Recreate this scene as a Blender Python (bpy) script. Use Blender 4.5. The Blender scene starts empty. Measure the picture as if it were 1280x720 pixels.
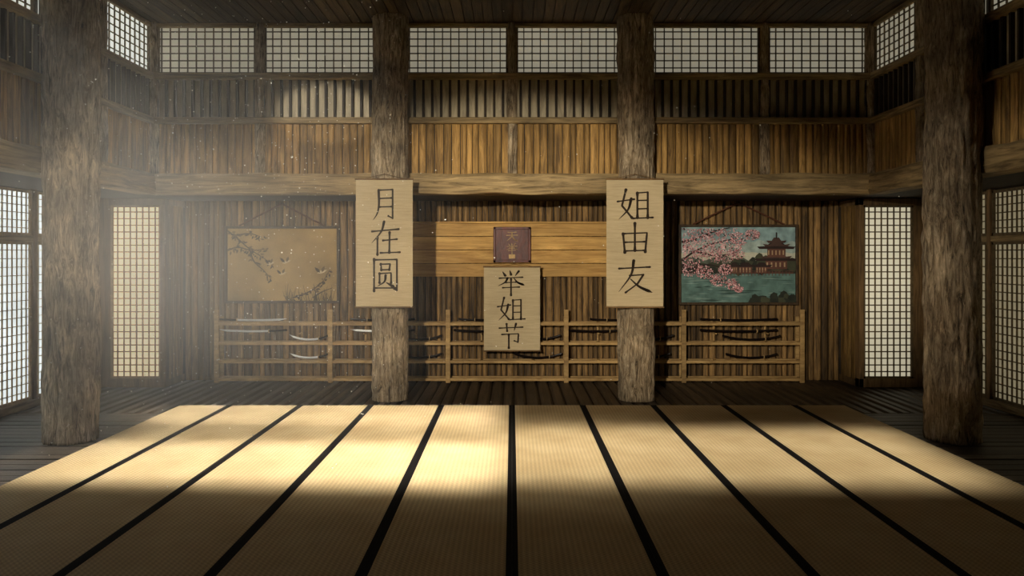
import bpy, bmesh, math, random
from mathutils import Vector, noise
random.seed(7)
S = bpy.context.scene
try:
    S.view_settings.view_transform = 'Standard'
    S.view_settings.look = 'None'
except Exception as e:
    print(e)

def lin(c):
    return tuple(((v/255.)/12.92 if v/255. <= .04045 else (((v/255.)+.055)/1.055)**2.4) for v in c)+(1,)

# ------------------------------------------------------------ materials
def newmat(name):
    m = bpy.data.materials.new(name); m.use_nodes = True
    nt = m.node_tree
    return m, nt, nt.nodes['Principled BSDF']

def wood(name, c1, c2, sc=(6,6,6), rand=.5, bump=.4, rough=.65, dark=0.35, spec=.3):
    m, nt, b = newmat(name); N = nt.nodes; L = nt.links
    tc = N.new('ShaderNodeTexCoord'); mp = N.new('ShaderNodeMapping')
    mp.inputs['Scale'].default_value = sc
    L.new(tc.outputs['Object'], mp.inputs['Vector'])
    geo = N.new('ShaderNodeNewGeometry')
    mul = N.new('ShaderNodeMath'); mul.operation='MULTIPLY'; mul.inputs[1].default_value=37.
    L.new(geo.outputs['Random Per Island'], mul.inputs[0])
    add = N.new('ShaderNodeVectorMath'); add.operation='ADD'
    L.new(mp.outputs[0], add.inputs[0]); L.new(mul.outputs[0], add.inputs[1])
    n = N.new('ShaderNodeTexNoise'); n.inputs['Scale'].default_value=1; n.inputs['Detail'].default_value=8
    n.inputs['Roughness'].default_value=.7; n.inputs['Distortion'].default_value=.8
    L.new(add.outputs[0], n.inputs['Vector'])
    r = N.new('ShaderNodeValToRGB'); r.color_ramp.elements[0].position=.34; r.color_ramp.elements[1].position=.64
    r.color_ramp.elements[0].color=lin(c1); r.color_ramp.elements[1].color=lin(c2)
    L.new(n.outputs['Fac'], r.inputs[0])
    mr = N.new('ShaderNodeMapRange'); mr.inputs['To Min'].default_value=1-rand; mr.inputs['To Max'].default_value=1+rand*.5
    L.new(geo.outputs['Random Per Island'], mr.inputs['Value'])
    n2 = N.new('ShaderNodeTexNoise'); n2.inputs['Scale'].default_value=1.3; n2.inputs['Detail'].default_value=4
    L.new(tc.outputs['Object'], n2.inputs['Vector'])
    mr2 = N.new('ShaderNodeMapRange'); mr2.inputs['From Min'].default_value=.3; mr2.inputs['From Max'].default_value=.7
    mr2.inputs['To Min'].default_value=1-dark; mr2.inputs['To Max'].default_value=1.1
    L.new(n2.outputs['Fac'], mr2.inputs['Value'])
    mm = N.new('ShaderNodeMath'); mm.operation='MULTIPLY'; L.new(mr.outputs[0], mm.inputs[0]); L.new(mr2.outputs[0], mm.inputs[1])
    vm = N.new('ShaderNodeVectorMath'); vm.operation='SCALE'
    L.new(r.outputs[0], vm.inputs[0]); L.new(mm.outputs[0], vm.inputs['Scale'])
    L.new(vm.outputs[0], b.inputs['Base Color'])
    b.inputs['Roughness'].default_value=rough; b.inputs['Specular IOR Level'].default_value=spec
    bp = N.new('ShaderNodeBump'); bp.inputs['Strength'].default_value=bump; bp.inputs['Distance'].default_value=.02
    L.new(n.outputs['Fac'], bp.inputs['Height']); L.new(bp.outputs[0], b.inputs['Normal'])
    return m

def plain(name, c, rough=.6, metal=0, var=.12, vs=30, spec=.3):
    m, nt, b = newmat(name); N=nt.nodes; L=nt.links
    tc=N.new('ShaderNodeTexCoord'); n=N.new('ShaderNodeTexNoise'); n.inputs['Scale'].default_value=vs; n.inputs['Detail'].default_value=5
    L.new(tc.outputs['Object'], n.inputs['Vector'])
    mr=N.new('ShaderNodeMapRange'); mr.inputs['From Min'].default_value=.25; mr.inputs['From Max'].default_value=.75
    mr.inputs['To Min'].default_value=1-var*2; mr.inputs['To Max'].default_value=1+var*2
    L.new(n.outputs['Fac'], mr.inputs['Value'])
    vm=N.new('ShaderNodeVectorMath'); vm.operation='SCALE'; vm.inputs[0].default_value=lin(c)[:3]
    L.new(mr.outputs[0], vm.inputs['Scale']); L.new(vm.outputs[0], b.inputs['Base Color'])
    b.inputs['Roughness'].default_value=rough; b.inputs['Metallic'].default_value=metal; b.inputs['Specular IOR Level'].default_value=spec
    return m

def paper(name, base, em, strength):  # paper emits by itself, standing in for daylight behind it
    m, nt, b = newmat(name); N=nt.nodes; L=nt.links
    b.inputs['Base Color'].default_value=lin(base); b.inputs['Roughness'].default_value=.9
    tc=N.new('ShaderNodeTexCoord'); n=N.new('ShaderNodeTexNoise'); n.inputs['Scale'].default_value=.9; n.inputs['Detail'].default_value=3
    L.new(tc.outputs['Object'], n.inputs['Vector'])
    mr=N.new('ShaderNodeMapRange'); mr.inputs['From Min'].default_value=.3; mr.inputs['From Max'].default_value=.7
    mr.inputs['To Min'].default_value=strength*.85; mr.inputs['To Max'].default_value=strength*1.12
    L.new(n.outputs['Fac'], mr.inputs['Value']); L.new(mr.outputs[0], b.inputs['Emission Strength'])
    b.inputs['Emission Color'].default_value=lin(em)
    return m

M_wallV  = wood('bamboo_wall_wood',(60,44,25),(170,132,80),(16,16,1.6),.62,.6)
M_plankU = wood('golden_plank_wood',(104,76,36),(204,160,92),(18,18,1.5),.5,.6)
M_slatback=wood('pale_backing_wood',(140,126,102),(200,184,150),(10,10,1.5),.2,.2)
M_dark   = wood('dark_wood',(28,22,15),(62,48,32),(12,12,3),.3,.4)
M_railX  = wood('rail_wood_x',(96,78,50),(186,158,110),(1.5,18,20),.25,.7)
M_railY  = wood('rail_wood_y',(96,78,50),(186,158,110),(18,1.5,20),.25,.7)
M_trimV  = wood('upright_wood',(88,68,42),(154,120,78),(16,16,1.5),.3,.4)
M_honey  = wood('honey_plank_wood',(172,126,64),(228,182,106),(1.2,14,16),.25,.3)
M_floorY = wood('floor_wood_y',(32,25,18),(94,76,55),(14,1.2,14),.5,.6,.5,spec=.5)
M_floorX = wood('floor_wood_x',(32,25,18),(86,70,52),(1.2,14,14),.5,.6,.5,spec=.5)
M_ceil   = wood('ceiling_wood',(46,36,22),(96,78,50),(14,1.2,14),.4,.4)
M_lattice= wood('lattice_wood',(84,70,46),(126,106,74),(9,9,9),.1,.2)
M_latlit=wood('lattice_wood_light',(140,116,78),(190,160,112),(9,9,9),.1,.2)  # lit copy of the lattice wood, left-side brightness put into its colour
M_rack   = wood('rack_wood',(146,112,66),(206,168,108),(3,12,12),.25,.3)
M_frame  = wood('frame_wood',(44,34,22),(84,64,40),(9,9,9),.2,.3)
M_maho   = wood('mahogany',(66,24,14),(116,50,30),(10,10,4),.15,.3,.4)
M_scroll = wood('scroll_paper',(178,158,122),(197,178,141),(3,3,60),.0,.1,.85,.12)
M_ink    = plain('ink',(44,32,20),.8,0,.1,20)
M_rod    = wood('scroll_rod_wood',(90,66,40),(140,108,68),(3,12,12),.1,.2)
M_cord   = plain('brown_cord',(84,50,30),.8,0,.1,40)
M_steel  = plain('blade_steel',(225,225,220),.3,.6,.04,12,.5)
M_lacq   = plain('black_lacquer',(24,18,16),.25,0,.1,12,.5)
M_gold   = plain('gold_leaf',(188,156,106),.6,.1,.1,30)
P_bright = paper('shoji_paper_sunlit',(225,228,222),(216,226,226),1.35)  # glow strength carries the bright daylight of the left side
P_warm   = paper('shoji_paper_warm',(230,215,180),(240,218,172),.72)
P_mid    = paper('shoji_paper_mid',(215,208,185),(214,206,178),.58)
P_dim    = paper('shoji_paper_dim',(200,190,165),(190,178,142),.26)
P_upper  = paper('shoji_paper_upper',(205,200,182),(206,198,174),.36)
P_upperL = paper('shoji_paper_upper_sunlit',(220,216,200),(220,222,210),.95)  # left upper band, stronger self-glow in place of sun
P_faint = paper('shoji_paper_shaded',(200,190,165),(200,186,150),.07)  # near panels' weaker self-glow, set low to darken the front mats

def bark():
    m, nt, b = newmat('rough_log_wood'); N=nt.nodes; L=nt.links
    tc=N.new('ShaderNodeTexCoord'); mp=N.new('ShaderNodeMapping'); mp.inputs['Scale'].default_value=(19,19,2.8)
    L.new(tc.outputs['Object'], mp.inputs['Vector'])
    n=N.new('ShaderNodeTexNoise'); n.inputs['Scale'].default_value=1; n.inputs['Detail'].default_value=11; n.inputs['Roughness'].default_value=.78; n.inputs['Distortion'].default_value=1.8
    L.new(mp.outputs[0], n.inputs['Vector'])
    r=N.new('ShaderNodeValToRGB'); e=r.color_ramp.elements
    e[0].position=.36; e[0].color=lin((46,36,25)); e[1].position=.64; e[1].color=lin((232,210,174))
    x=e.new(.47); x.color=lin((158,134,102))
    L.new(n.outputs['Fac'], r.inputs[0])
    n2=N.new('ShaderNodeTexNoise'); n2.inputs['Scale'].default_value=3.0; n2.inputs['Detail'].default_value=6; L.new(tc.outputs['Object'], n2.inputs['Vector'])
    mr=N.new('ShaderNodeMapRange'); mr.inputs['From Min'].default_value=.35; mr.inputs['From Max'].default_value=.65; mr.inputs['To Min'].default_value=.55; mr.inputs['To Max'].default_value=1.15
    L.new(n2.outputs['Fac'], mr.inputs['Value'])
    vm=N.new('ShaderNodeVectorMath'); vm.operation='SCALE'; L.new(r.outputs[0], vm.inputs[0]); L.new(mr.outputs[0], vm.inputs['Scale'])
    L.new(vm.outputs[0], b.inputs['Base Color'])
    b.inputs['Roughness'].default_value=.85
    bp=N.new('ShaderNodeBump'); bp.inputs['Strength'].default_value=.95; bp.inputs['Distance'].default_value=.055
    L.new(n.outputs['Fac'], bp.inputs['Height']); L.new(bp.outputs[0], b.inputs['Normal'])
    return m
M_bark = bark()

def tatami():
    m, nt, b = newmat('tatami_rush'); N=nt.nodes; L=nt.links
    tc=N.new('ShaderNodeTexCoord'); sp=N.new('ShaderNodeSeparateXYZ'); L.new(tc.outputs['Object'], sp.inputs[0])
    def sine(src, per):
        a=N.new('ShaderNodeMath'); a.operation='MULTIPLY'; a.inputs[1].default_value=2*math.pi/per; L.new(src, a.inputs[0])
        s=N.new('ShaderNodeMath'); s.operation='SINE'; L.new(a.outputs[0], s.inputs[0]); return s.outputs[0]
    sx=sine(sp.outputs[0], .038); sy=sine(sp.outputs[1], .034)
    mu=N.new('ShaderNodeMath'); mu.operation='MULTIPLY'; L.new(sx,mu.inputs[0]); L.new(sy,mu.inputs[1])
    ad=N.new('ShaderNodeMath'); ad.operation='MULTIPLY_ADD'; L.new(sx,ad.inputs[0]); ad.inputs[1].default_value=.6; L.new(mu.outputs[0],ad.inputs[2])
    n=N.new('ShaderNodeTexNoise'); n.inputs['Scale'].default_value=2.2; n.inputs['Detail'].default_value=6; L.new(tc.outputs['Object'], n.inputs['Vector'])
    r=N.new('ShaderNodeValToRGB'); r.color_ramp.elements[0].position=.3; r.color_ramp.elements[1].position=.7
    r.color_ramp.elements[0].color=lin((184,157,112)); r.color_ramp.elements[1].color=lin((203,178,134))
    L.new(n.outputs['Fac'], r.inputs[0])
    mr=N.new('ShaderNodeMapRange'); mr.inputs['From Min'].default_value=-1.6; mr.inputs['From Max'].default_value=1.6
    mr.inputs['To Min'].default_value=.64; mr.inputs['To Max'].default_value=1.16; L.new(ad.outputs[0], mr.inputs['Value'])
    vm=N.new('ShaderNodeVectorMath'); vm.operation='SCALE'; L.new(r.outputs[0], vm.inputs[0]); L.new(mr.outputs[0], vm.inputs['Scale'])
    L.new(vm.outputs[0], b.inputs['Base Color']); b.inputs['Roughness'].default_value=.7; b.inputs['Specular IOR Level'].default_value=.2
    bp=N.new('ShaderNodeBump'); bp.inputs['Strength'].default_value=.25; bp.inputs['Distance'].default_value=.005
    L.new(ad.outputs[0], bp.inputs['Height']); L.new(bp.outputs[0], b.inputs['Normal'])
    return m
M_tatami=tatami()
M_cloth=plain('tatami_border_cloth',(16,13,11),.9,0,.1,40,.1)

# ------------------------------------------------------------ mesh builder
ID = lambda u,v,z:(u,v,z)
class MB:
    def __init__(s, mats): s.v=[]; s.f=[]; s.m=[]; s.mats=mats
    def box(s,a0,a1,b0,b1,c0,c1,mi=0,T=ID):
        i=len(s.v)
        for c in (c0,c1):
            for (a,b) in ((a0,b0),(a1,b0),(a1,b1),(a0,b1)): s.v.append(T(a,b,c))
        for f in ((0,3,2,1),(4,5,6,7),(0,1,5,4),(1,2,6,5),(2,3,7,6),(3,0,4,7)):
            s.f.append(tuple(i+k for k in f)); s.m.append(mi)
    def prism(s, prof, fn, n0, n1, mi=0):
        i=len(s.v); k=len(prof)
        for t in (n0,n1):
            for p in prof: s.v.append(fn(p,t))
        for j in range(k):
            q=(j+1)%k; s.f.append((i+j,i+q,i+k+q,i+k+j)); s.m.append(mi)
        s.f.append(tuple(i+j for j in range(k))[::-1]); s.m.append(mi)
        s.f.append(tuple(i+k+j for j in range(k))); s.m.append(mi)
    def poly(s, pts, mi=0):
        i=len(s.v); s.v+= [tuple(p) for p in pts]; s.f.append(tuple(range(i,i+len(pts)))); s.m.append(mi)
    def tube(s, pts, rad, n=10, mi=0):
        i=len(s.v); m=len(pts)
        for k,p in enumerate(pts):
            p=Vector(p); a=Vector(pts[max(k-1,0)]); b=Vector(pts[min(k+1,m-1)]); d=(b-a).normalized()
            up=Vector((0,0,1)) if abs(d.z)<.9 else Vector((1,0,0))
            e1=d.cross(up).normalized(); e2=d.cross(e1)
            r=rad[k] if isinstance(rad,(list,tuple)) else rad
            for j in range(n):
                an=2*math.pi*j/n; s.v.append(tuple(p+e1*math.cos(an)*r+e2*math.sin(an)*r))
        for k in range(m-1):
            for j in range(n):
                q=(j+1)%n; s.f.append((i+k*n+j,i+k*n+q,i+(k+1)*n+q,i+(k+1)*n+j)); s.m.append(mi)
        s.f.append(tuple(i+j for j in range(n))[::-1]); s.m.append(mi)
        s.f.append(tuple(i+(m-1)*n+j for j in range(n))); s.m.append(mi)
    def obj(s,name,parent=None,recalc=True,bevel=0,smooth=False,origin=None):
        me=bpy.data.meshes.new(name)
        if origin: 
            o0=Vector(origin); vs=[tuple(Vector(p)-o0) for p in s.v]
        else: vs=s.v
        me.from_pydata(vs,[],s.f)
        for mt in s.mats: me.materials.append(mt)
        me.polygons.foreach_set('material_index', s.m)
        if recalc:
            bm=bmesh.new(); bm.from_mesh(me); bmesh.ops.recalc_face_normals(bm, faces=bm.faces); bm.to_mesh(me); bm.free()
        if smooth: me.polygons.foreach_set('use_smooth',[True]*len(me.polygons))
        o=bpy.data.objects.new(name,me); S.collection.objects.link(o)
        if origin: o.location=origin
        if parent: o.parent=parent
        if bevel:
            bv=o.modifiers.new('bevel','BEVEL'); bv.width=bevel; bv.segments=2; bv.limit_method='ANGLE'
        return o
def empty(name,loc=(0,0,0)):
    e=bpy.data.objects.new(name,None); S.collection.objects.link(e); e.location=loc; e.empty_display_size=.2; return e

def strips(mb,T,u0,u1,z0,z1,step,depth,mi=0,gap=.12,v=0.0,jit=.25):
    u=u0
    while u<u1-1e-4:
        w=step*(1+random.uniform(-jit,jit)); 
        if u+w>u1 or u1-(u+w)<step*.4: w=u1-u
        g=w*gap; d=depth*random.uniform(.75,1.1)
        pr=[(u+g*.5,v),(u+g*.5,v+d*.55),(u+w*.3,v+d),(u+w*.7,v+d),(u+w-g*.5,v+d*.55),(u+w-g*.5,v)]
        mb.prism(pr, lambda p,t:T(p[0],p[1],t), z0, z1, mi)
        u+=w
def shoji(mb,T,u0,u1,z0,z1,v,cs,rs,bar=.014,frame=.035,pi=0,wi=1):
    mb.box(u0,u1,v-.006,v,z0,z1,pi,T)
    nc=max(1,round((u1-u0)/cs)); nr=max(1,round((z1-z0)/rs))
    for i in range(1,nc):
        u=u0+(u1-u0)*i/nc; mb.box(u-bar/2,u+bar/2,v+.001,v+.018,z0,z1,wi,T)
    for j in range(1,nr):
        z=z0+(z1-z0)*j/nr; mb.box(u0,u1,v+.001,v+.014,z-bar/2,z+bar/2,wi,T)
    for a,b,c,d in ((u0,u0+frame,z0,z1),(u1-frame,u1,z0,z1),(u0,u1,z0,z0+frame),(u0,u1,z1-frame,z1)):
        mb.box(a,b,v+.001,v+.034,c,d,wi,T)

DW=10.0; XW=5.03; DL=11.3; XL=6.2; ZC=5.16; YF=-3.0
T_back=lambda u,v,z:(u,DW-v,z)
T_left=lambda u,v,z:(-XW+v,u,z)
T_right=lambda u,v,z:(XW-v,u,z)
T_lback=lambda u,v,z:(u,DL-v,z)
T_lleft=lambda u,v,z:(-XL+v,u,z)
T_lright=lambda u,v,z:(XL-v,u,z)

def add_log(mb,cx,cy,r,z0,z1,seed,seg=56,rough=1.0,mi=0,dz=.05):
    i=len(mb.v); nz=int((z1-z0)/dz)+1
    for k in range(nz+1):
        z=z0+(z1-z0)*k/nz
        sway=.03*noise.noise(Vector((seed*3.1,0,z*.5)))
        sw2=.02*noise.noise(Vector((0,seed*5.3,z*.5)))
        for j in range(seg):
            a=2*math.pi*j/seg
            p=Vector((math.cos(a)*2.2+seed*7,math.sin(a)*2.2,z*.8))
            q=Vector((math.cos(a)*7+seed*3,math.sin(a)*7,z*2.2))
            q2=Vector((math.cos(a)*3.2+seed*3,math.sin(a)*3.2,z*7))
            q3=Vector((math.cos(a)*10+seed*2,math.sin(a)*10,z*9))
            rr=r*(1+rough*(.08*noise.noise(p)+.09*noise.noise(q)+.06*noise.noise(q2)+.04*noise.noise(q3)))
            mb.v.append((cx+sway+rr*math.cos(a),cy+sw2+rr*math.sin(a),z))
    for k in range(nz):
        for j in range(seg):
            q=(j+1)%seg; mb.f.append((i+k*seg+j,i+k*seg+q,i+(k+1)*seg+q,i+(k+1)*seg+j)); mb.m.append(mi)
    mb.f.append(tuple(i+j for j in range(seg))[::-1]); mb.m.append(mi)
    mb.f.append(tuple(i+nz*seg+j for j in range(seg))); mb.m.append(mi)

# ------------------------------------------------------------ walls
winN=[0]; trimN=[0]
def win(mb):
    winN[0]+=1; return mb.obj('window_%d'%winN[0])
def trim(mb,bevel=.012):
    trimN[0]+=1; return mb.obj('trim_%d'%trimN[0],bevel=bevel)

def upper(T,u0,u1,studs,wall,paperfn,railmat):
    wall.box(u0,u1,-.14,-.001,2.80,4.42,2,T)
    strips(wall,T,u0,u1,3.06,3.78,.105,.035,1)
    wall.box(u0,u1,0,.006,3.84,4.38,3,T)
    n=round((u1-u0)/.122)
    for i in range(n+1):
        u=u0+(u1-u0)*i/n; wall.box(u-.016,u+.016,.006,.05,3.84,4.38,2,T)
    edges=[u0]+studs+[u1]
    for a,b in zip(edges[:-1],edges[1:]):
        w=MB([paperfn((a+b)/2),M_lattice])
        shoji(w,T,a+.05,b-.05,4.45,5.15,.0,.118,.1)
        win(w)
    t=MB([railmat])
    for z0,z1 in ((3.765,3.85),(4.375,4.46)): t.box(u0,u1,0.0,.11,z0,z1,0,T)
    t.box(u0,u1,0,.06,5.10,5.16,0,T)
    trim(t)
    t=MB([railmat]); 
    m=int((u1-u0)/.12); i0=len(t.v)
    for k in range(m+1):
        u=u0+(u1-u0)*k/m
        e=lambda s:.024*noise.noise(Vector((u*1.9,s,u0)))
        for (v,z) in ((-.15,2.795),(.13+e(1),2.795+e(2)),(.15+e(3),2.84+e(2)),(.15+e(4),3.03+e(5)),(.13+e(6),3.073+e(5)),(-.15,3.073)):
            t.v.append(T(u,v,z))
    for k in range(m):
        for j in range(6):
            q=(j+1)%6; t.f.append((i0+k*6+j,i0+k*6+q,i0+(k+1)*6+q,i0+(k+1)*6+j)); t.m.append(0)
    t.f.append(tuple(i0+j for j in range(6))); t.m.append(0); t.f.append(tuple(i0+m*6+j for j in range(6))); t.m.append(0)
    trim(t,0)

WM=[M_wallV,M_plankU,M_dark,M_slatback]
wb=MB(WM)
wb.box(-XL-.1,XL+.1,DL,DL+.12,-.1,2.9,2)
strips(wb,T_lback,-5.12,5.12,0,2.8,.1,.05,0,.16)
upper(T_back,-XW,XW,[-3.49,-1.70,0,1.70,3.49],wb,lambda u:P_upper,M_railX)
wb.box(-XW,XW,DW+.03,DW+.14,4.40,5.3,2)
wb.box(-XW,XW,DW+.0,DL,2.80,2.86,2)
wb.obj('wall_back')
side_studs=[-1.6,-.4,.8,2.0,3.2,4.4,5.2,6.4,7.6,8.8]
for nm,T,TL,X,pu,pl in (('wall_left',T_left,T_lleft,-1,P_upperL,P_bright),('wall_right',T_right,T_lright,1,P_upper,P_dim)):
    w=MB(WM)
    upper(T,YF,DW,side_studs,w,lambda u,pu=pu:(pu if u>5.2 else P_faint),M_railY)
    w.box(YF,DW+.14,-.2,-.02,4.40,5.3,2,T)
    w.box(YF,DL,-1.27,-.02,2.80,2.86,2,T)
    w.box(YF,DL,-.14,-.03,-.1,2.9,2,TL)
    w.obj(nm)
    ys=[-2.95+1.36*i for i in range(11)]
    br_=.014 if X>0 else .011
    for a,b in zip(ys[:-1],ys[1:]):
        p=MB([pl if b>5.6 else P_faint,M_lattice if X>0 else M_latlit])
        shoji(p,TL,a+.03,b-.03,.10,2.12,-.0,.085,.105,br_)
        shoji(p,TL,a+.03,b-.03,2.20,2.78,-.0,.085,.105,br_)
        win(p)
    t=MB([M_trimV]); 
    for a in ys: t.box(a-.035,a+.035,-.02,.06,0,2.8,0,TL)
    trim(t)
    t=MB([M_railY]); t.box(YF,10.64,-.02,.07,0,.10,0,TL); t.box(YF,10.64,-.02,.05,2.12,2.2,0,TL); trim(t)
wf=MB([M_wallV,M_dark]); wf.box(-XL-.1,XL+.1,YF-.15,YF,-.1,5.3,1)
strips(wf,lambda u,v,z:(u,YF+v,z),-XL,XL,0,5.16,.12,.04,0); wf.obj('wall_front')

t=MB([M_bark])
for x in (-4.96,-3.49,0,3.49,4.96): add_log(t,x,DW-.01,.072,3.07,ZC,x*1.3+9,20,1.8,0,.04)
for y in (6.4,8.8,5.2,4.4): 
    for sx in (-1,1): add_log(t,sx*(XW-.01),y,.072,3.07,ZC,y+sx,20,1.8,0,.04)
trimN[0]+=1; t.obj('trim_%d'%trimN[0],smooth=True)

c=MB([M_ceil,M_dark]); c.box(-XW-.2,XW+.2,YF,DW+.14,ZC+.03,ZC+.12,1)
x=-XW
while x<XW-.01:
    w=.14*random.uniform(.9,1.1); x2=min(x+w,XW); c.box(x+.006,x2-.006,YF,DW,ZC+random.uniform(0,.008),ZC+.03,0); x=x2
c.obj('ceiling')

f=MB([M_floorY,M_floorX,M_dark]); f.box(-XL-.1,XL+.1,YF,DL+.1,-.14,-.05,2)
x=-XL
while x<XL-.01:
    w=.17*random.uniform(.85,1.15); x2=min(x+w,XL); g=.012; h=random.uniform(-.012,0)
    pr=[(x+g,-.05),(x+g,h-.03),(x+w*.25,h),(x2-w*.25,h),(x2-g,h-.03),(x2-g,-.05)]
    f.prism(pr,lambda p,t:(p[0],t,p[1]),8.9,DL,0); x=x2
y=YF
while y<8.88:
    w=.16*random.uniform(.9,1.1); y2=min(y+w,8.89); g=.008; h=random.uniform(-.01,0)
    for a,b in ((-XL,-4.0),(4.0,XL)): f.box(a,b,y+g,y2-g,-.05,h,1)
    y=y2
f.box(-4.0,4.0,YF,8.9,-.05,-.002,1)
f.obj('floor',bevel=0)

# ------------------------------------------------------------ tatami
edges=[-4.24]+[-3.6+.9*i for i in range(9)]+[4.24]
for i in range(10):
    a,b=edges[i],edges[i+1]; nm='tatami_mat'
    m=MB([M_tatami,M_cloth]); cx=(a+b)/2; o=(cx,0,0)
    bl=.0 if i==0 else .038; br=.0 if i==9 else .038
    m.box(a+bl,b-br,-2.2,9.19,.0,.035,0)
    if bl: m.box(a+.001,a+bl,-2.2,9.19,.0,.037,1)
    if br: m.box(b-br,b-.001,-2.2,9.19,.0,.037,1)
    m.obj(nm,origin=o)

# ------------------------------------------------------------ pillars
for k,(x,y,r) in enumerate(((-1.66,9.77,.235),(1.67,9.77,.24),(-4.66,7.62,.258),(4.66,7.62,.258))):
    m=MB([M_bark]); add_log(m,x,y,r,0.0,ZC+.02,k*2.7+1,96,1.0,0,.03)
    m.obj('log_pillar',smooth=True)

def child(o,root):
    o.parent=root; o.matrix_parent_inverse.translation=tuple(-v for v in root.location)
# ------------------------------------------------------------ shoji cabinets
for sx,pm,lat in ((-1,P_warm,M_latlit),(1,P_mid,M_lattice)):
    T=lambda u,v,z,sx=sx:(sx*u,10.65-v,z)
    root=empty('shoji_cabinet',(sx*5.6,10.95,0))
    c=MB([M_trimV,M_plankU]) 
    c.box(5.12,6.19,-.62,-.03,0,.10,0,T); c.box(5.12,6.19,-.62,-.03,2.70,2.79,0,T)
    c.box(5.12,5.19,-.1,.03,0,2.79,0,T); c.box(5.93,6.19,-.1,.0,0,2.79,0,T)
    c.box(5.12,5.95,-.1,.03,0,.13,0,T); c.box(5.12,5.95,-.1,.03,2.69,2.79,0,T)
    c.box(5.14,5.17,-.6,-.03,.05,2.75,0,T)
    strips(c,lambda u,v,z,sx=sx:(sx*(5.14-v),u,z),10.72,11.24,.0,2.79,.17,.02,1)
    child(c.obj('carcass',bevel=.006),root)
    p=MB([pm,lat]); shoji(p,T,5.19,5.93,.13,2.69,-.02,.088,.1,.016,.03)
    child(p.obj('shoji_door'),root)

m=MB([M_honey,M_frame])
zs=[1.615,1.825,2.035,2.245,2.45]
for a,b in zip(zs[:-1],zs[1:]): m.box(-2.02,2.02,11.19,11.25,a+.004,b-.004,0)
m.box(-2.04,2.04,11.17,11.25,2.45,2.475,0)
trim(m,.004)

# ------------------------------------------------------------ calligraphy
G={
'yue':[([(28,92),(29,50),(23,22),(10,3)],'c'),([(28,92),(74,94),(74,8),(60,15)],'h'),([(30,67),(72,69)],'h'),([(30,42),(72,43)],'h')],
'zai':[([(6,71),(94,78)],'h'),([(46,100),(36,70),(5,36)],'c'),([(24,52),(24,2)],'h'),([(42,44),(88,48)],'h'),([(64,68),(63,8)],'h'),([(34,7),(98,9)],'h')],
'yuan':[([(13,95),(13,0)],'h'),([(13,93),(88,94),(88,2),(79,6)],'h'),([(14,9),(86,9)],'h'),([(35,80),(37,63)],'h'),([(35,80),(66,81),(63,64)],'h'),([(37,63),(63,64)],'h'),
        ([(31,52),(31,25)],'h'),([(31,52),(69,54),(69,25)],'h'),([(51,46),(47,28),(24,14)],'c'),([(54,25),(76,13)],'d')],
'ju':[([(20,93),(29,78)],'d'),([(46,98),(50,82)],'d'),([(78,96),(64,75)],'c'),([(8,67),(92,71)],'h'),([(38,68),(28,50),(3,35)],'c'),([(60,68),(74,50),(99,38)],'r'),([(31,49),(68,51)],'h'),([(20,28),(80,31)],'h'),([(50,63),(50,-3)],'h')],
'jie':[([(25,98),(14,48),(42,10)],'h'),([(40,70),(31,36),(5,5)],'c'),([(2,61),(48,68)],'h'),([(57,88),(57,10)],'h'),([(57,88),(86,90),(86,10)],'h'),([(57,64),(86,65)],'h'),([(57,38),(86,39)],'h'),([(45,8),(100,11)],'h')],
'jie2':[([(8,80),(92,84)],'h'),([(34,97),(36,68)],'h'),([(68,98),(61,68)],'c'),([(17,54),(77,57),(75,22),(62,28)],'h'),([(42,54),(42,-2)],'h')],
'you':[([(17,65),(22,6)],'h'),([(17,65),(84,68),(79,8)],'h'),([(22,38),(78,40)],'h'),([(22,11),(79,13)],'h'),([(50,98),(50,12)],'h')],
'you2':[([(6,75),(92,80)],'h'),([(47,100),(39,55),(5,2)],'c'),([(36,53),(74,56),(57,27),(24,0)],'h'),([(38,42),(63,18),(99,0)],'r')],
'tian':[([(18,86),(82,88)],'h'),([(8,58),(92,61)],'h'),([(50,86),(45,45),(6,4)],'c'),([(50,56),(66,26),(97,4)],'r')],
}
def smoothpts(p,n=8):
    if len(p)<3: return [tuple(Vector(p[0]).lerp(Vector(p[-1]),i/6)) for i in range(7)]
    out=[]
    P=[Vector(q) for q in p]; P=[P[0]*2-P[1]]+P+[P[-1]*2-P[-2]]
    for i in range(1,len(P)-2):
        for k in range(n):
            t=k/n; out.append(tuple(.5*((2*P[i])+(-P[i-1]+P[i+1])*t+(2*P[i-1]-5*P[i]+4*P[i+1]-P[i+2])*t*t+(-P[i-1]+3*P[i]-3*P[i+1]+P[i+2])*t**3)))
    out.append(tuple(P[-2])); return out
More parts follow.
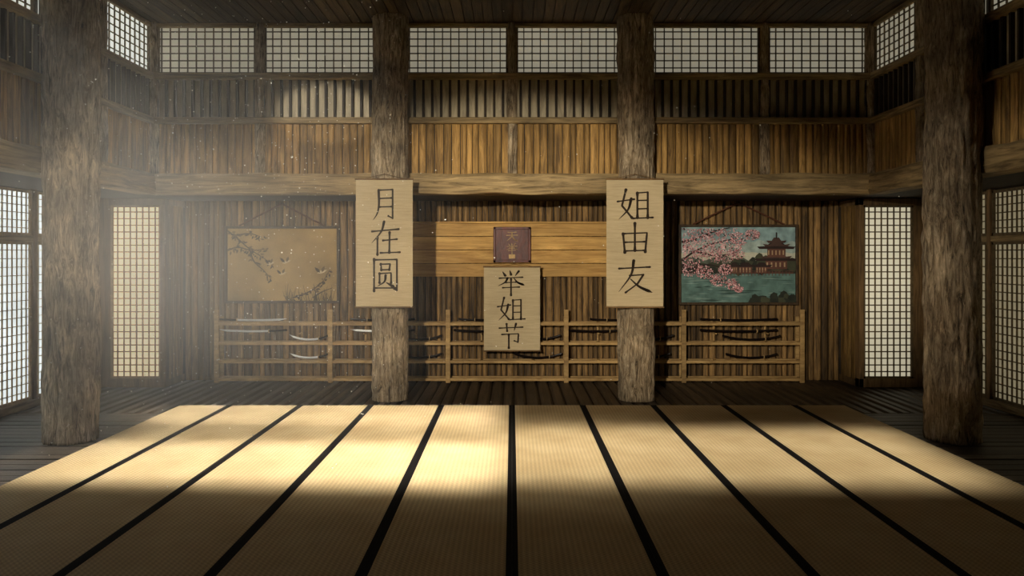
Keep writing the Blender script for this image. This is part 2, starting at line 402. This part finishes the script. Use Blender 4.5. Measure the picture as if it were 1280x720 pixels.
def glyph(mb,key,x0,z0,w,h,y,mi=0,wd=6.5):
    lay=[0]
    def P(p): return (x0+w*p[0]/100,y-.0002*lay[0],z0+h*p[1]/100)
    for pts,mode in G[key]:
        lay[0]+=1
        if mode in 'cr' and len(pts)>2: q=smoothpts(pts)
        else:
            q=[]
            for a,b in zip(pts[:-1],pts[1:]):
                for i in range(6): q.append(tuple(Vector(a).lerp(Vector(b),i/6)))
            q.append(pts[-1])
        n=len(q); W=[]
        for i in range(n):
            t=i/(n-1)
            if mode=='c': ww=1.1*(1-t)**.7+.12
            elif mode=='r': ww=.45+1.1*t if t<.85 else 1.35*(1-t)/.15+.1
            elif mode=='d': ww=.45+1.0*t
            else:
                e=min(t,1-t); ww=.82+.45*max(0,1-e/.08)
            horiz = abs(q[min(i+1,n-1)][0]-q[max(i-1,0)][0])>abs(q[min(i+1,n-1)][1]-q[max(i-1,0)][1])
            W.append(wd*ww*(.8 if (horiz and mode=='h') else 1.1)/2)
        for i in range(n-1):
            a,b=Vector(q[i]),Vector(q[i+1]); d=(b-a); 
            if d.length<1e-6: continue
            d.normalize(); nn=Vector((-d.y,d.x))
            mb.poly([P(a+nn*W[i]),P(a-nn*W[i]),P(b-nn*W[i+1]),P(b+nn*W[i+1])],mi)
        lay[0]+=.4
        for i in ([0,n-1]+[k for k in range(6,n-1,6) if mode=='h']+(list(range(1,n-1)) if mode in 'cr' else [])):
            c=Vector(q[i]); r=W[i]*.98
            mb.poly([P(c+Vector((math.cos(2*math.pi*j/10)*r,math.sin(2*math.pi*j/10)*r))) for j in range(10)],mi)

def scroll(x0,x1,z0,z1,y,chars,cx,cw,ch):
    root=empty('hanging_scroll',((x0+x1)/2,y,(z0+z1)/2))
    p=MB([M_scroll]); n=24
    def off(t): return .004*math.sin(t*5.3)
    for k in range(n+1):
        t=k/n; z=z0+(z1-z0)*t; yy=y+off(t)
        p.v += [(x0,yy,z),(x1,yy,z),(x1,yy+.004,z),(x0,yy+.004,z)]
    for k in range(n):
        for j in range(4):
            q=(j+1)%4; p.f.append((k*4+j,k*4+q,(k+1)*4+q,(k+1)*4+j)); p.m.append(0)
    child(p.obj('paper'),root)
    r=MB([M_rod]); 
    for z in (z0,z1): r.tube([(x0-.012,y,z),(x1+.012,y,z)],.012,12,0)
    child(r.obj('rods',smooth=False),root)
    g=MB([M_ink])
    for key,zc in chars: glyph(g,key,cx-cw/2,zc-ch/2,cw,ch,y-.006)
    child(g.obj('calligraphy',recalc=False),root)
    c=MB([M_rod]); mx=(x0+x1)/2
    c.tube([(x0+.08,y,z1),(mx,y+.01,z1+.07)],.004,6); c.tube([(x1-.08,y,z1),(mx,y+.01,z1+.07)],.004,6); c.tube([(mx,y-.01,z1+.07),(mx,y+.24,z1+.07)],.008,8)
    child(c.obj('hanging_cord'),root)
scroll(-2.053,-1.306,1.266,2.95,9.47,[('yue',2.62),('zai',2.17),('yuan',1.70)],-1.665,.40,.44)
scroll(1.243,1.99,1.266,2.95,9.47,[('jie',2.61),('you',2.17),('you2',1.67)],1.615,.47,.42)
scroll(-.426,.426,.50,1.775,10.93,[('ju',1.54),('jie',1.13),('jie2',.735)],-.015,.42,.37)

root=empty('wall_plaque',(0,11.17,2.11))
p=MB([M_maho,M_gold,M_frame])
p.box(-.255,.255,11.16,11.188,1.87,2.36,0)
for a,b,c,d in ((-.29,-.25,1.84,2.39),(.25,.29,1.84,2.39),(-.29,.29,1.84,1.88),(-.29,.29,2.35,2.39)): p.box(a,b,11.135,11.188,c,d,0)
child(p.obj('board',bevel=.006),root)
g=MB([M_gold])
glyph(g,'tian',-.10,2.16,.20,.17,11.155,0,8)
glyph(g,'ju',-.09,1.98,.18,.16,11.155,0,7)
g.box(-.05,.05,11.145,11.158,1.90,1.965,0)
child(g.obj('gilt_inscription',recalc=False),root)

# ------------------------------------------------------------ weapon rack
m=MB([M_rack])
xs=[-4.52,-2.78,-.98,.83,2.63,4.44]
for x in xs:
    m.box(x-.035,x+.035,11.0,11.05,0,1.12); m.box(x-.03,x+.03,11.19,11.235,0,1.0)
    for z in (.05,.32,.60,.90): m.box(x-.025,x+.025,11.05,11.19,z-.02,z+.015)
for z,h in ((.05,.022),(.32,.022),(.60,.022),(.90,.025)):
    m.box(xs[0]-.03,xs[-1]+.03,11.005,11.045,z-h,z+h); m.box(xs[0]-.03,xs[-1]+.03,11.195,11.23,z-h,z+h)
for a,b in zip(xs[:-1],xs[1:]):
    for t in (.28,.72):
        xx=a+(b-a)*t
        for z in (.32,.60,.90): m.box(xx-.015,xx+.015,11.04,11.2,z-.01,z+.026)
        m.box(xx-.012,xx+.012,11.06,11.2,.735,.755); m.box(xx-.015,xx+.015,11.19,11.22,.62,.88)
m.obj('weapon_rack',bevel=.005)

def katana(x,z,L,curve,bare=True,flip=1,y=11.12,thick=1.0):
    m=MB([M_steel,M_lacq,M_gold]); n=20
    zz=lambda t:curve*4*(t-.5)**2
    hl=.27
    i0=len(m.v)
    for k in range(n+1):
        t=hl+(1-hl)*k/n; s=(t-.5)*L*flip
        h=.016*thick*(1 if bare else 1.1); 
        if bare and k>n-3: h*= (n-k)/3+.05
        w=.004 if bare else .012
        dz=0 if not bare else (.016*thick-h)*(.7)
        for a,b in ((-w,0),(0,-h),(w,0),(0,h)): m.v.append((s,a,zz(t)+b+dz))
    for k in range(n):
        for j in range(4):
            q=(j+1)%4; m.f.append((i0+k*4+j,i0+k*4+q,i0+(k+1)*4+q,i0+(k+1)*4+j)); m.m.append(0 if bare else 1)
    m.f.append((i0,i0+1,i0+2,i0+3)); m.m.append(0); m.f.append(tuple(i0+n*4+j for j in range(4))); m.m.append(0 if bare else 1)
    m.tube([((t-.5)*L*flip,0,zz(t)) for t in (0,.01,.07,.14,.2,.26)],[.012,.017,.015,.014,.015,.016],10,1)
    t=.265; d=.008; m.tube([((t-.5)*L*flip-d/2,0,zz(t)),((t-.5)*L*flip+d/2,0,zz(t))],.032,14,2)
    o=m.obj('katana',smooth=False); o.location=(x,y,z+.02*thick); return o
zr=[.925+.003,.757,.628,.348]
katana(-4.0,zr[0],1.05,.015,True,1); katana(-4.0,zr[1],1.05,.02,True,-1)
katana(-3.13,zr[2]-.0,.62,.07,True,-1); katana(-3.13,zr[3],.6,.06,True,-1)
katana(-2.0,zr[1],1.0,.02,True,-1); katana(-2.0,zr[0],1.0,.02,False,1)
katana(-1.45,zr[2],.75,.07,False,-1); katana(-1.45,zr[3],.75,.07,False,-1)
katana(-.35,zr[0],.95,.02,False,1); katana(0.35,zr[2],.8,.07,False,-1); katana(.4,zr[3],.75,.07,False,-1); katana(-.45,zr[1],.9,.02,False,-1)
katana(1.7,zr[0],1.0,.02,False,1); katana(2.1,zr[2],.8,.07,False,-1); katana(2.1,zr[3],.7,.07,False,-1); katana(1.3,zr[1],.9,.02,False,-1)
katana(3.5,zr[0],1.2,.02,False,1); katana(3.5,zr[1],1.2,.02,False,-1); katana(3.7,zr[2],.9,.06,False,-1); katana(3.7,zr[3],.8,.06,False,-1)

# ------------------------------------------------------------ paintings
def frame(m,x0,x1,z0,z1,mi,w=.04,y0=11.16,y1=11.235):
    for a,b,c,d in ((x0,x0+w,z0,z1),(x1-w,x1,z0,z1),(x0+w,x1-w,z0,z0+w),(x0+w,x1-w,z1-w,z1)): m.box(a,b,y0,y1,c,d,mi)
def hang(root,x0,x1,z1,apex):
    c=MB([M_frame,M_cord]); mx=(x0+x1)/2
    c.tube([(x0+.22,11.17,z1),(mx,11.17,apex)],.013,8,1); c.tube([(x1-.22,11.17,z1),(mx,11.17,apex)],.013,8,1)
    c.tube([(mx,11.15,apex),(mx,11.27,apex)],.018,8); child(c.obj('hanging_cord'),root)
x0,x1,z0,z1=-4.46,-2.68,1.205,2.405
root=empty('framed_painting',((x0+x1)/2,11.2,(z0+z1)/2))
m=MB([M_frame]); frame(m,x0,x1,z0,z1,0); child(m.obj('frame',bevel=.006),root)
gold=plain('silk_gold_ground',(164,134,78),.8,0,.18,2.2)
m=MB([gold]); m.box(x0+.035,x1-.035,11.19,11.23,z0+.035,z1-.035,0); child(m.obj('canvas'),root)
brown=plain('paint_brown',(60,43,24),.8); olive=plain('paint_olive',(102,80,42),.8); cream=plain('paint_cream',(196,176,132),.8); grn=plain('paint_darkgreen',(56,48,26),.8)
m=MB([brown,olive,cream,grn]); W=x1-x0-.08; H=z1-z0-.08
def pt(u,v,y): return (x0+.04+W*min(max(u,0),1), y, z0+.04+H*min(max(v,0),1))
def ribbon(m,pts,w0,w1,y,mi,ptf,sc):
    q=smoothpts(pts) if len(pts)>2 else pts; n=len(q)
    for i in range(n-1):
        a,b=Vector(q[i]),Vector(q[i+1]); d=(b-a).normalized(); nn=Vector((-d.y,d.x*sc))
        wa=w0+(w1-w0)*i/(n-1); wb_=w0+(w1-w0)*(i+1)/(n-1)
        m.poly([ptf(*(a+nn*wa),y),ptf(*(a-nn*wa),y),ptf(*(b-nn*wb_),y),ptf(*(b+nn*wb_),y)],mi)
def leaf(m,u,v,a,l,w,y,mi,ptf,sc):
    pts=[]
    for s,t in ((0,0),(.3,.5),(.65,.45),(1,0),(.65,-.45),(.3,-.5)):
        dx=s*l*math.cos(a)-t*w*math.sin(a); dz=s*l*math.sin(a)+t*w*math.cos(a); pts.append(ptf(u+dx,v+dz*sc,y))
    m.poly(pts,mi)
br=[[(0,.97),(.1,.85),(.2,.72),(.3,.62),(.42,.5)],[(0,.7),(.1,.74),(.22,.7),(.36,.72)],[(.2,.72),(.24,.55),(.33,.42),(.4,.3)],[(.05,.9),(.2,.93),(.32,.88)],[(.6,.04),(.74,.12),(.86,.25),(.93,.42)],[(.78,.04),(.86,.12),(.96,.18)]]
yy=11.188
for i,b in enumerate(br):
    yy-=.0004; ribbon(m,b,.008,.002,yy,0,pt,1.5)
for i in range(130):
    b=random.choice(br[:4]+br[4:5]); q=smoothpts(b); c=random.choice(q); yy-=.00006
    leaf(m,c[0]+random.uniform(-.02,.02),c[1]+random.uniform(-.03,.03),random.uniform(-2.6,.4),random.uniform(.02,.05),.015,yy,random.choice((1,0,3,1)),pt,1.4)
for (u,v,s) in ((.5,.52,.8),(.36,.5,.7),(.82,.38,.9),(.47,.36,.7)):
    yy-=.0006; leaf(m,u,v,.35,.11*s,.035*s,yy,2,pt,1.4); yy-=.0004; leaf(m,u+.03*s,v+.01,2.3,.08*s,.03*s,yy,0,pt,1.4); leaf(m,u+.05*s,v+.02,1.2,.07*s,.03*s,yy,1,pt,1.4)
for i in range(60):
    u=random.uniform(.5,.97); yy-=.0001; ribbon(m,[(u,.0),(u+random.uniform(-.04,.04),random.uniform(.06,.24))],.003,.001,yy,random.choice((1,3)),pt,1.4)
child(m.obj('brushwork',recalc=False),root)
hang(root,x0,x1,z1,2.75)

x0,x1,z0,z1=2.585,4.445,1.18,2.43
root=empty('framed_painting',((x0+x1)/2,11.2,(z0+z1)/2))
m=MB([M_frame]); frame(m,x0,x1,z0,z1,0); child(m.obj('frame',bevel=.006),root)
cols=dict(sky=(136,162,162),sky2=(160,176,168),sky3=(196,194,172),hill=(92,100,86),tree=(42,46,36),tree2=(66,68,50),lake=(92,120,112),lake2=(122,146,136),lake3=(56,78,72),roof=(46,32,28),roof2=(74,54,46),wall=(98,64,52),pk1=(222,166,166),pk2=(182,122,124),pk3=(240,208,206),trunk=(46,30,26),refl=(82,80,64),win=(172,144,110))
keys=list(cols); mats=[plain('paint_'+kk,cols[kk],.6,0,.2 if kk in('sky','sky2','lake','tree','hill') else .12,9) for kk in keys]; ix={kk:i for i,kk in enumerate(keys)}
m=MB([mats[0]]); m.box(x0+.035,x1-.035,11.20,11.23,z0+.035,z1-.035,0); child(m.obj('canvas'),root)
m=MB(mats); W=x1-x0-.08; H=z1-z0-.08; yy=[11.198]
def A(key,pts):
    yy[0]-=.0002; m.poly([pt(u,v,yy[0]) for u,v in pts],ix[key])
def rect(key,a,b,c,d): A(key,[(a,c),(b,c),(b,d),(a,d)])
def wavy(key,z,amp,fr,lo,sd,a=0,b=1):
    A(key,[(a,lo),(b,lo)]+[(b-(b-a)*i/40,z+amp*noise.noise(Vector((i*fr,sd,1)))+amp*.4*noise.noise(Vector((i*fr*3,sd,4)))) for i in range(41)])
wavy('sky2',.8,.08,.12,.4,1); wavy('sky3',.66,.06,.12,.4,2); wavy('hill',.58,.1,.1,.36,3); wavy('tree2',.52,.12,.3,.36,5); wavy('tree',.47,.12,.4,.36,7)
rect('lake',0,1,0,.38)
for i in range(70):
    u=random.uniform(0,.9); v=random.uniform(.01,.36); l=random.uniform(.05,.22); h=random.uniform(.004,.012)
    A(random.choice(('lake2','lake3','lake','refl') if u>.5 else ('lake2','lake3','lake2')),[(u,v),(u+l*.5,v-h),(min(u+l,1),v),(u+l*.5,v+h)])
for i in range(40):
    u=random.uniform(.45,1); v=random.uniform(.4,.6); r=random.uniform(.02,.05)
    A(random.choice(('tree','tree2')),[(u+r*math.cos(j*.785)*random.uniform(.7,1.2),v+1.4*r*math.sin(j*.785)*random.uniform(.7,1.2)) for j in range(8)])
def roof(cx,z,w,h,key='roof'): A(key,[(cx-w/2,z),(cx-w/2-.02,z+.03),(cx-w*.3,z+h*.4),(cx-w*.16,z+h),(cx+w*.16,z+h),(cx+w*.3,z+h*.4),(cx+w/2+.02,z+.03),(cx+w/2,z)])
cx=.83
for z,w in ((.50,.26),(.66,.22)):
    rect('wall',cx-w*.36,cx+w*.36,z-.06,z+.06)
    for q in range(5): a=cx-w*.33+q*w*.145; rect('win',a,a+w*.05,z-.03,z+.03)
    roof(cx,z+.05,w*1.35,.09); roof(cx,z+.085,w*.9,.05,'roof2')
roof(cx,.79,.14,.07,'roof2'); rect('roof',cx-.006,cx+.006,.84,.93)
for c,w in ((.56,.14),(.70,.12),(.46,.08)):
    rect('wall',c-w*.42,c+w*.42,.39,.48); 
    for q in range(4): a=c-w*.36+q*w*.2; rect('win',a,a+w*.07,.40,.46)
    roof(c,.47,w*1.25,.06)
rect('wall',.36,.98,.385,.398)
for q in range(20): a=.37+q*.03; rect('wall',a,a+.006,.355,.42)
rect('wall',.36,.98,.412,.42)
for i in range(26):
    u=random.uniform(.6,1); v=random.uniform(0,.16)*(u-.45)*1.6; r=random.uniform(.02,.05)
    A(random.choice(('tree','tree2','tree')),[(u+r*math.cos(j*.785)*random.uniform(.7,1.2),v+1.4*r*math.sin(j*.785)*random.uniform(.7,1.2)) for j in range(8)])
for b in ([(0,.55),(.12,.68),(.28,.78),(.5,.86)],[(.0,.8),(.15,.86),(.3,.95),(.42,.99)],[(.12,.68),(.3,.62),(.48,.66)],[(0,.5),(.15,.42),(.3,.3),(.45,.24)],[(.1,.45),(.22,.5),(.4,.45)]):
    yy[0]-=.0003; ribbon(m,b,.010,.003,yy[0],ix['trunk'],pt,1.5)
cl=[(.06,.62,.1),(.16,.74,.11),(.3,.8,.11),(.42,.88,.09),(.5,.84,.06),(.1,.9,.09),(.26,.94,.08),(.36,.62,.08),(.48,.66,.06),(.25,.64,.08),(.06,.46,.08),(.2,.4,.06),(.32,.3,.06),(.44,.24,.05),(.5,.18,.03),(.38,.44,.05),(.62,.9,.05),(.02,.75,.07)]
for i in range(2600):
    c=random.choice(cl); a=random.uniform(0,6.28); r=c[2]*math.sqrt(random.random())*1.25; u=c[0]+r*math.cos(a); v=c[1]+r*math.sin(a)*1.2
    if not(0.01<u<.99 and .02<v<.98): continue
    s=random.uniform(.003,.0075); yy[0]-=.000003
    m.poly([pt(u+s*math.cos(j*1.2566+a),v+s*1.5*math.sin(j*1.2566+a),yy[0]) for j in range(5)],ix[random.choice(('pk1','pk1','pk2','pk3','pk2','trunk'))])
child(m.obj('brushwork',recalc=False),root)
hang(root,x0,x1,z1,2.77)

# ------------------------------------------------------------ dust and hazy air
m=MB([plain('dust',(230,224,208),.9)])
for i in range(1100):
    x=random.uniform(-4.3,-1.2) if random.random()<.85 else random.uniform(-4.3,3); y=random.uniform(5.0,9.3); z=random.uniform(.3,4.9)
    s=random.uniform(.002,.0052)
    i0=len(m.v)
    for d in ((1,1,1),(-1,-1,1),(-1,1,-1),(1,-1,-1)): m.v.append((x+d[0]*s,y+d[1]*s,z+d[2]*s))
    for f_ in ((0,1,2),(0,3,1),(0,2,3),(1,3,2)): m.f.append(tuple(i0+a for a in f_)); m.m.append(0)
m.obj('dust_motes')
def haze(loc,rad,dens,b):
    mt=bpy.data.materials.new('dusty_air'); mt.use_nodes=True; nt=mt.node_tree; nt.nodes.remove(nt.nodes['Principled BSDF']); N=nt.nodes; L=nt.links
    v=N.new('ShaderNodeVolumeScatter'); v.inputs['Color'].default_value=(.96,.92,.85,1); v.inputs['Anisotropy'].default_value=.1
    tc=N.new('ShaderNodeTexCoord'); mp=N.new('ShaderNodeMapping'); mp.inputs['Scale'].default_value=(1/rad[0],1/rad[1],1/rad[2]); L.new(tc.outputs['Object'],mp.inputs['Vector'])
    g=N.new('ShaderNodeTexGradient'); g.gradient_type='QUADRATIC_SPHERE'; L.new(mp.outputs[0],g.inputs['Vector'])
    mu=N.new('ShaderNodeMath'); mu.operation='MULTIPLY'; mu.inputs[1].default_value=dens; L.new(g.outputs['Fac'],mu.inputs[0]); L.new(mu.outputs[0],v.inputs['Density'])
    L.new(v.outputs[0], N['Material Output'].inputs['Volume'])
    h=MB([mt]); h.box(*b); h.obj('dusty_air',origin=loc)
haze((-4.0,7.4,1.8),(4.1,4.6,3.5),.18,(-4.86,.05,2.85,9.8,.06,5.1))

# ------------------------------------------------------------ lights
def spot(name,loc,aim,power,ang,blend,col,rad,scale=(1,1,1)):
    l=bpy.data.lights.new(name,'SPOT'); l.energy=power; l.spot_size=math.radians(ang); l.spot_blend=blend; l.color=col; l.shadow_soft_size=rad
    o=bpy.data.objects.new(name,l); S.collection.objects.link(o); o.location=loc
    o.rotation_euler=(Vector(aim)-Vector(loc)).to_track_quat('-Z','Y').to_euler(); o.scale=scale; return o
def area(name,loc,rot,sx,sy,power,spread,col):
    l=bpy.data.lights.new(name,'AREA'); l.shape='RECTANGLE'; l.size=sx; l.size_y=sy; l.energy=power; l.color=col; l.spread=math.radians(spread)
    o=bpy.data.objects.new(name,l); S.collection.objects.link(o); o.location=loc; o.rotation_euler=rot; return o
spot('key_lamp',(-2.2,-2.4,3.5),(-.4,10,1.85),4400,22,.75,(1,.91,.75),.12,(2.8,1,1))  # added spot without a fixture, shaped to reach scrolls, wall and pillars
spot('window_beam_lamp',(-3.4,4.5,4.3),(-2.6,10,3.9),750,10,.6,(1,.95,.86),.03,(1.7,1,1))  # added spot inside the room, puts window-like light on the left slat band
spot('gallery_lamp',(1.5,2.0,3.7),(.0,10,3.4),750,13,.7,(1,.91,.74),.1,(1.9,1,1))  # no lamp hangs here; added spot brightens the centre plank band
spot('sunbeam_lamp',(-4.72,5.9,4.85),(-2.7,9.2,.6),380,22,.6,(1,.94,.82),.04,(1.3,1,1))  # spot added under the ceiling to draw sun shafts in the haze
spot('sunbeam_lamp',(-4.72,5.0,4.85),(-3.7,8.6,.3),300,12,.5,(1,.94,.82),.04)  # second added spot for the shafts, narrower
spot('window_beam_lamp',(-4.5,3.6,2.5),(4.66,7.6,2.0),650,19,.5,(1,.93,.80),.1)  # added spot, stands in for left window light on the right pillar
tilt=math.radians(8)
area('skylight_lamp',(0,7.0,5.12),(tilt,0,math.radians(-2)),8.2,3.2,92,10,(1,.95,.84))  # added area light under a closed ceiling, makes the bright patch on the mats
area('skylight_lamp',(-2.55,6.23,5.11),(tilt,0,math.radians(-3)),4.7,1.85,52,8,(1,.98,.91))  # added for brighter left mats; gap to the next leaves a dark bar
area('skylight_lamp',(-2.55,8.10,5.11),(tilt,0,math.radians(-3)),4.7,1.35,41,8,(1,.98,.91))  # rear half of that added pair
area('skylight_lamp',(-.4,7.0,5.10),(tilt,0,math.radians(-2)),3.4,3.0,18,30,(1,.97,.88))  # added panel, eases the patch off towards the right
area('ceiling_lamp',(0,6,4.8),(0,0,0),6,3,3,180,(1,.90,.74))  # added weak fill, no fixture overhead

w=bpy.data.worlds.new('world'); S.world=w; w.use_nodes=True
w.node_tree.nodes['Background'].inputs[0].default_value=(.6,.7,.8,1); w.node_tree.nodes['Background'].inputs[1].default_value=.3

cd=bpy.data.cameras.new('camera'); cam=bpy.data.objects.new('camera',cd); S.collection.objects.link(cam)
cam.location=(0,0,1.94); cam.rotation_euler=(math.pi/2,0,0); cd.sensor_width=36; cd.lens=25.3125; cd.shift_y=-40/1280; cd.clip_start=.05
S.camera=cam
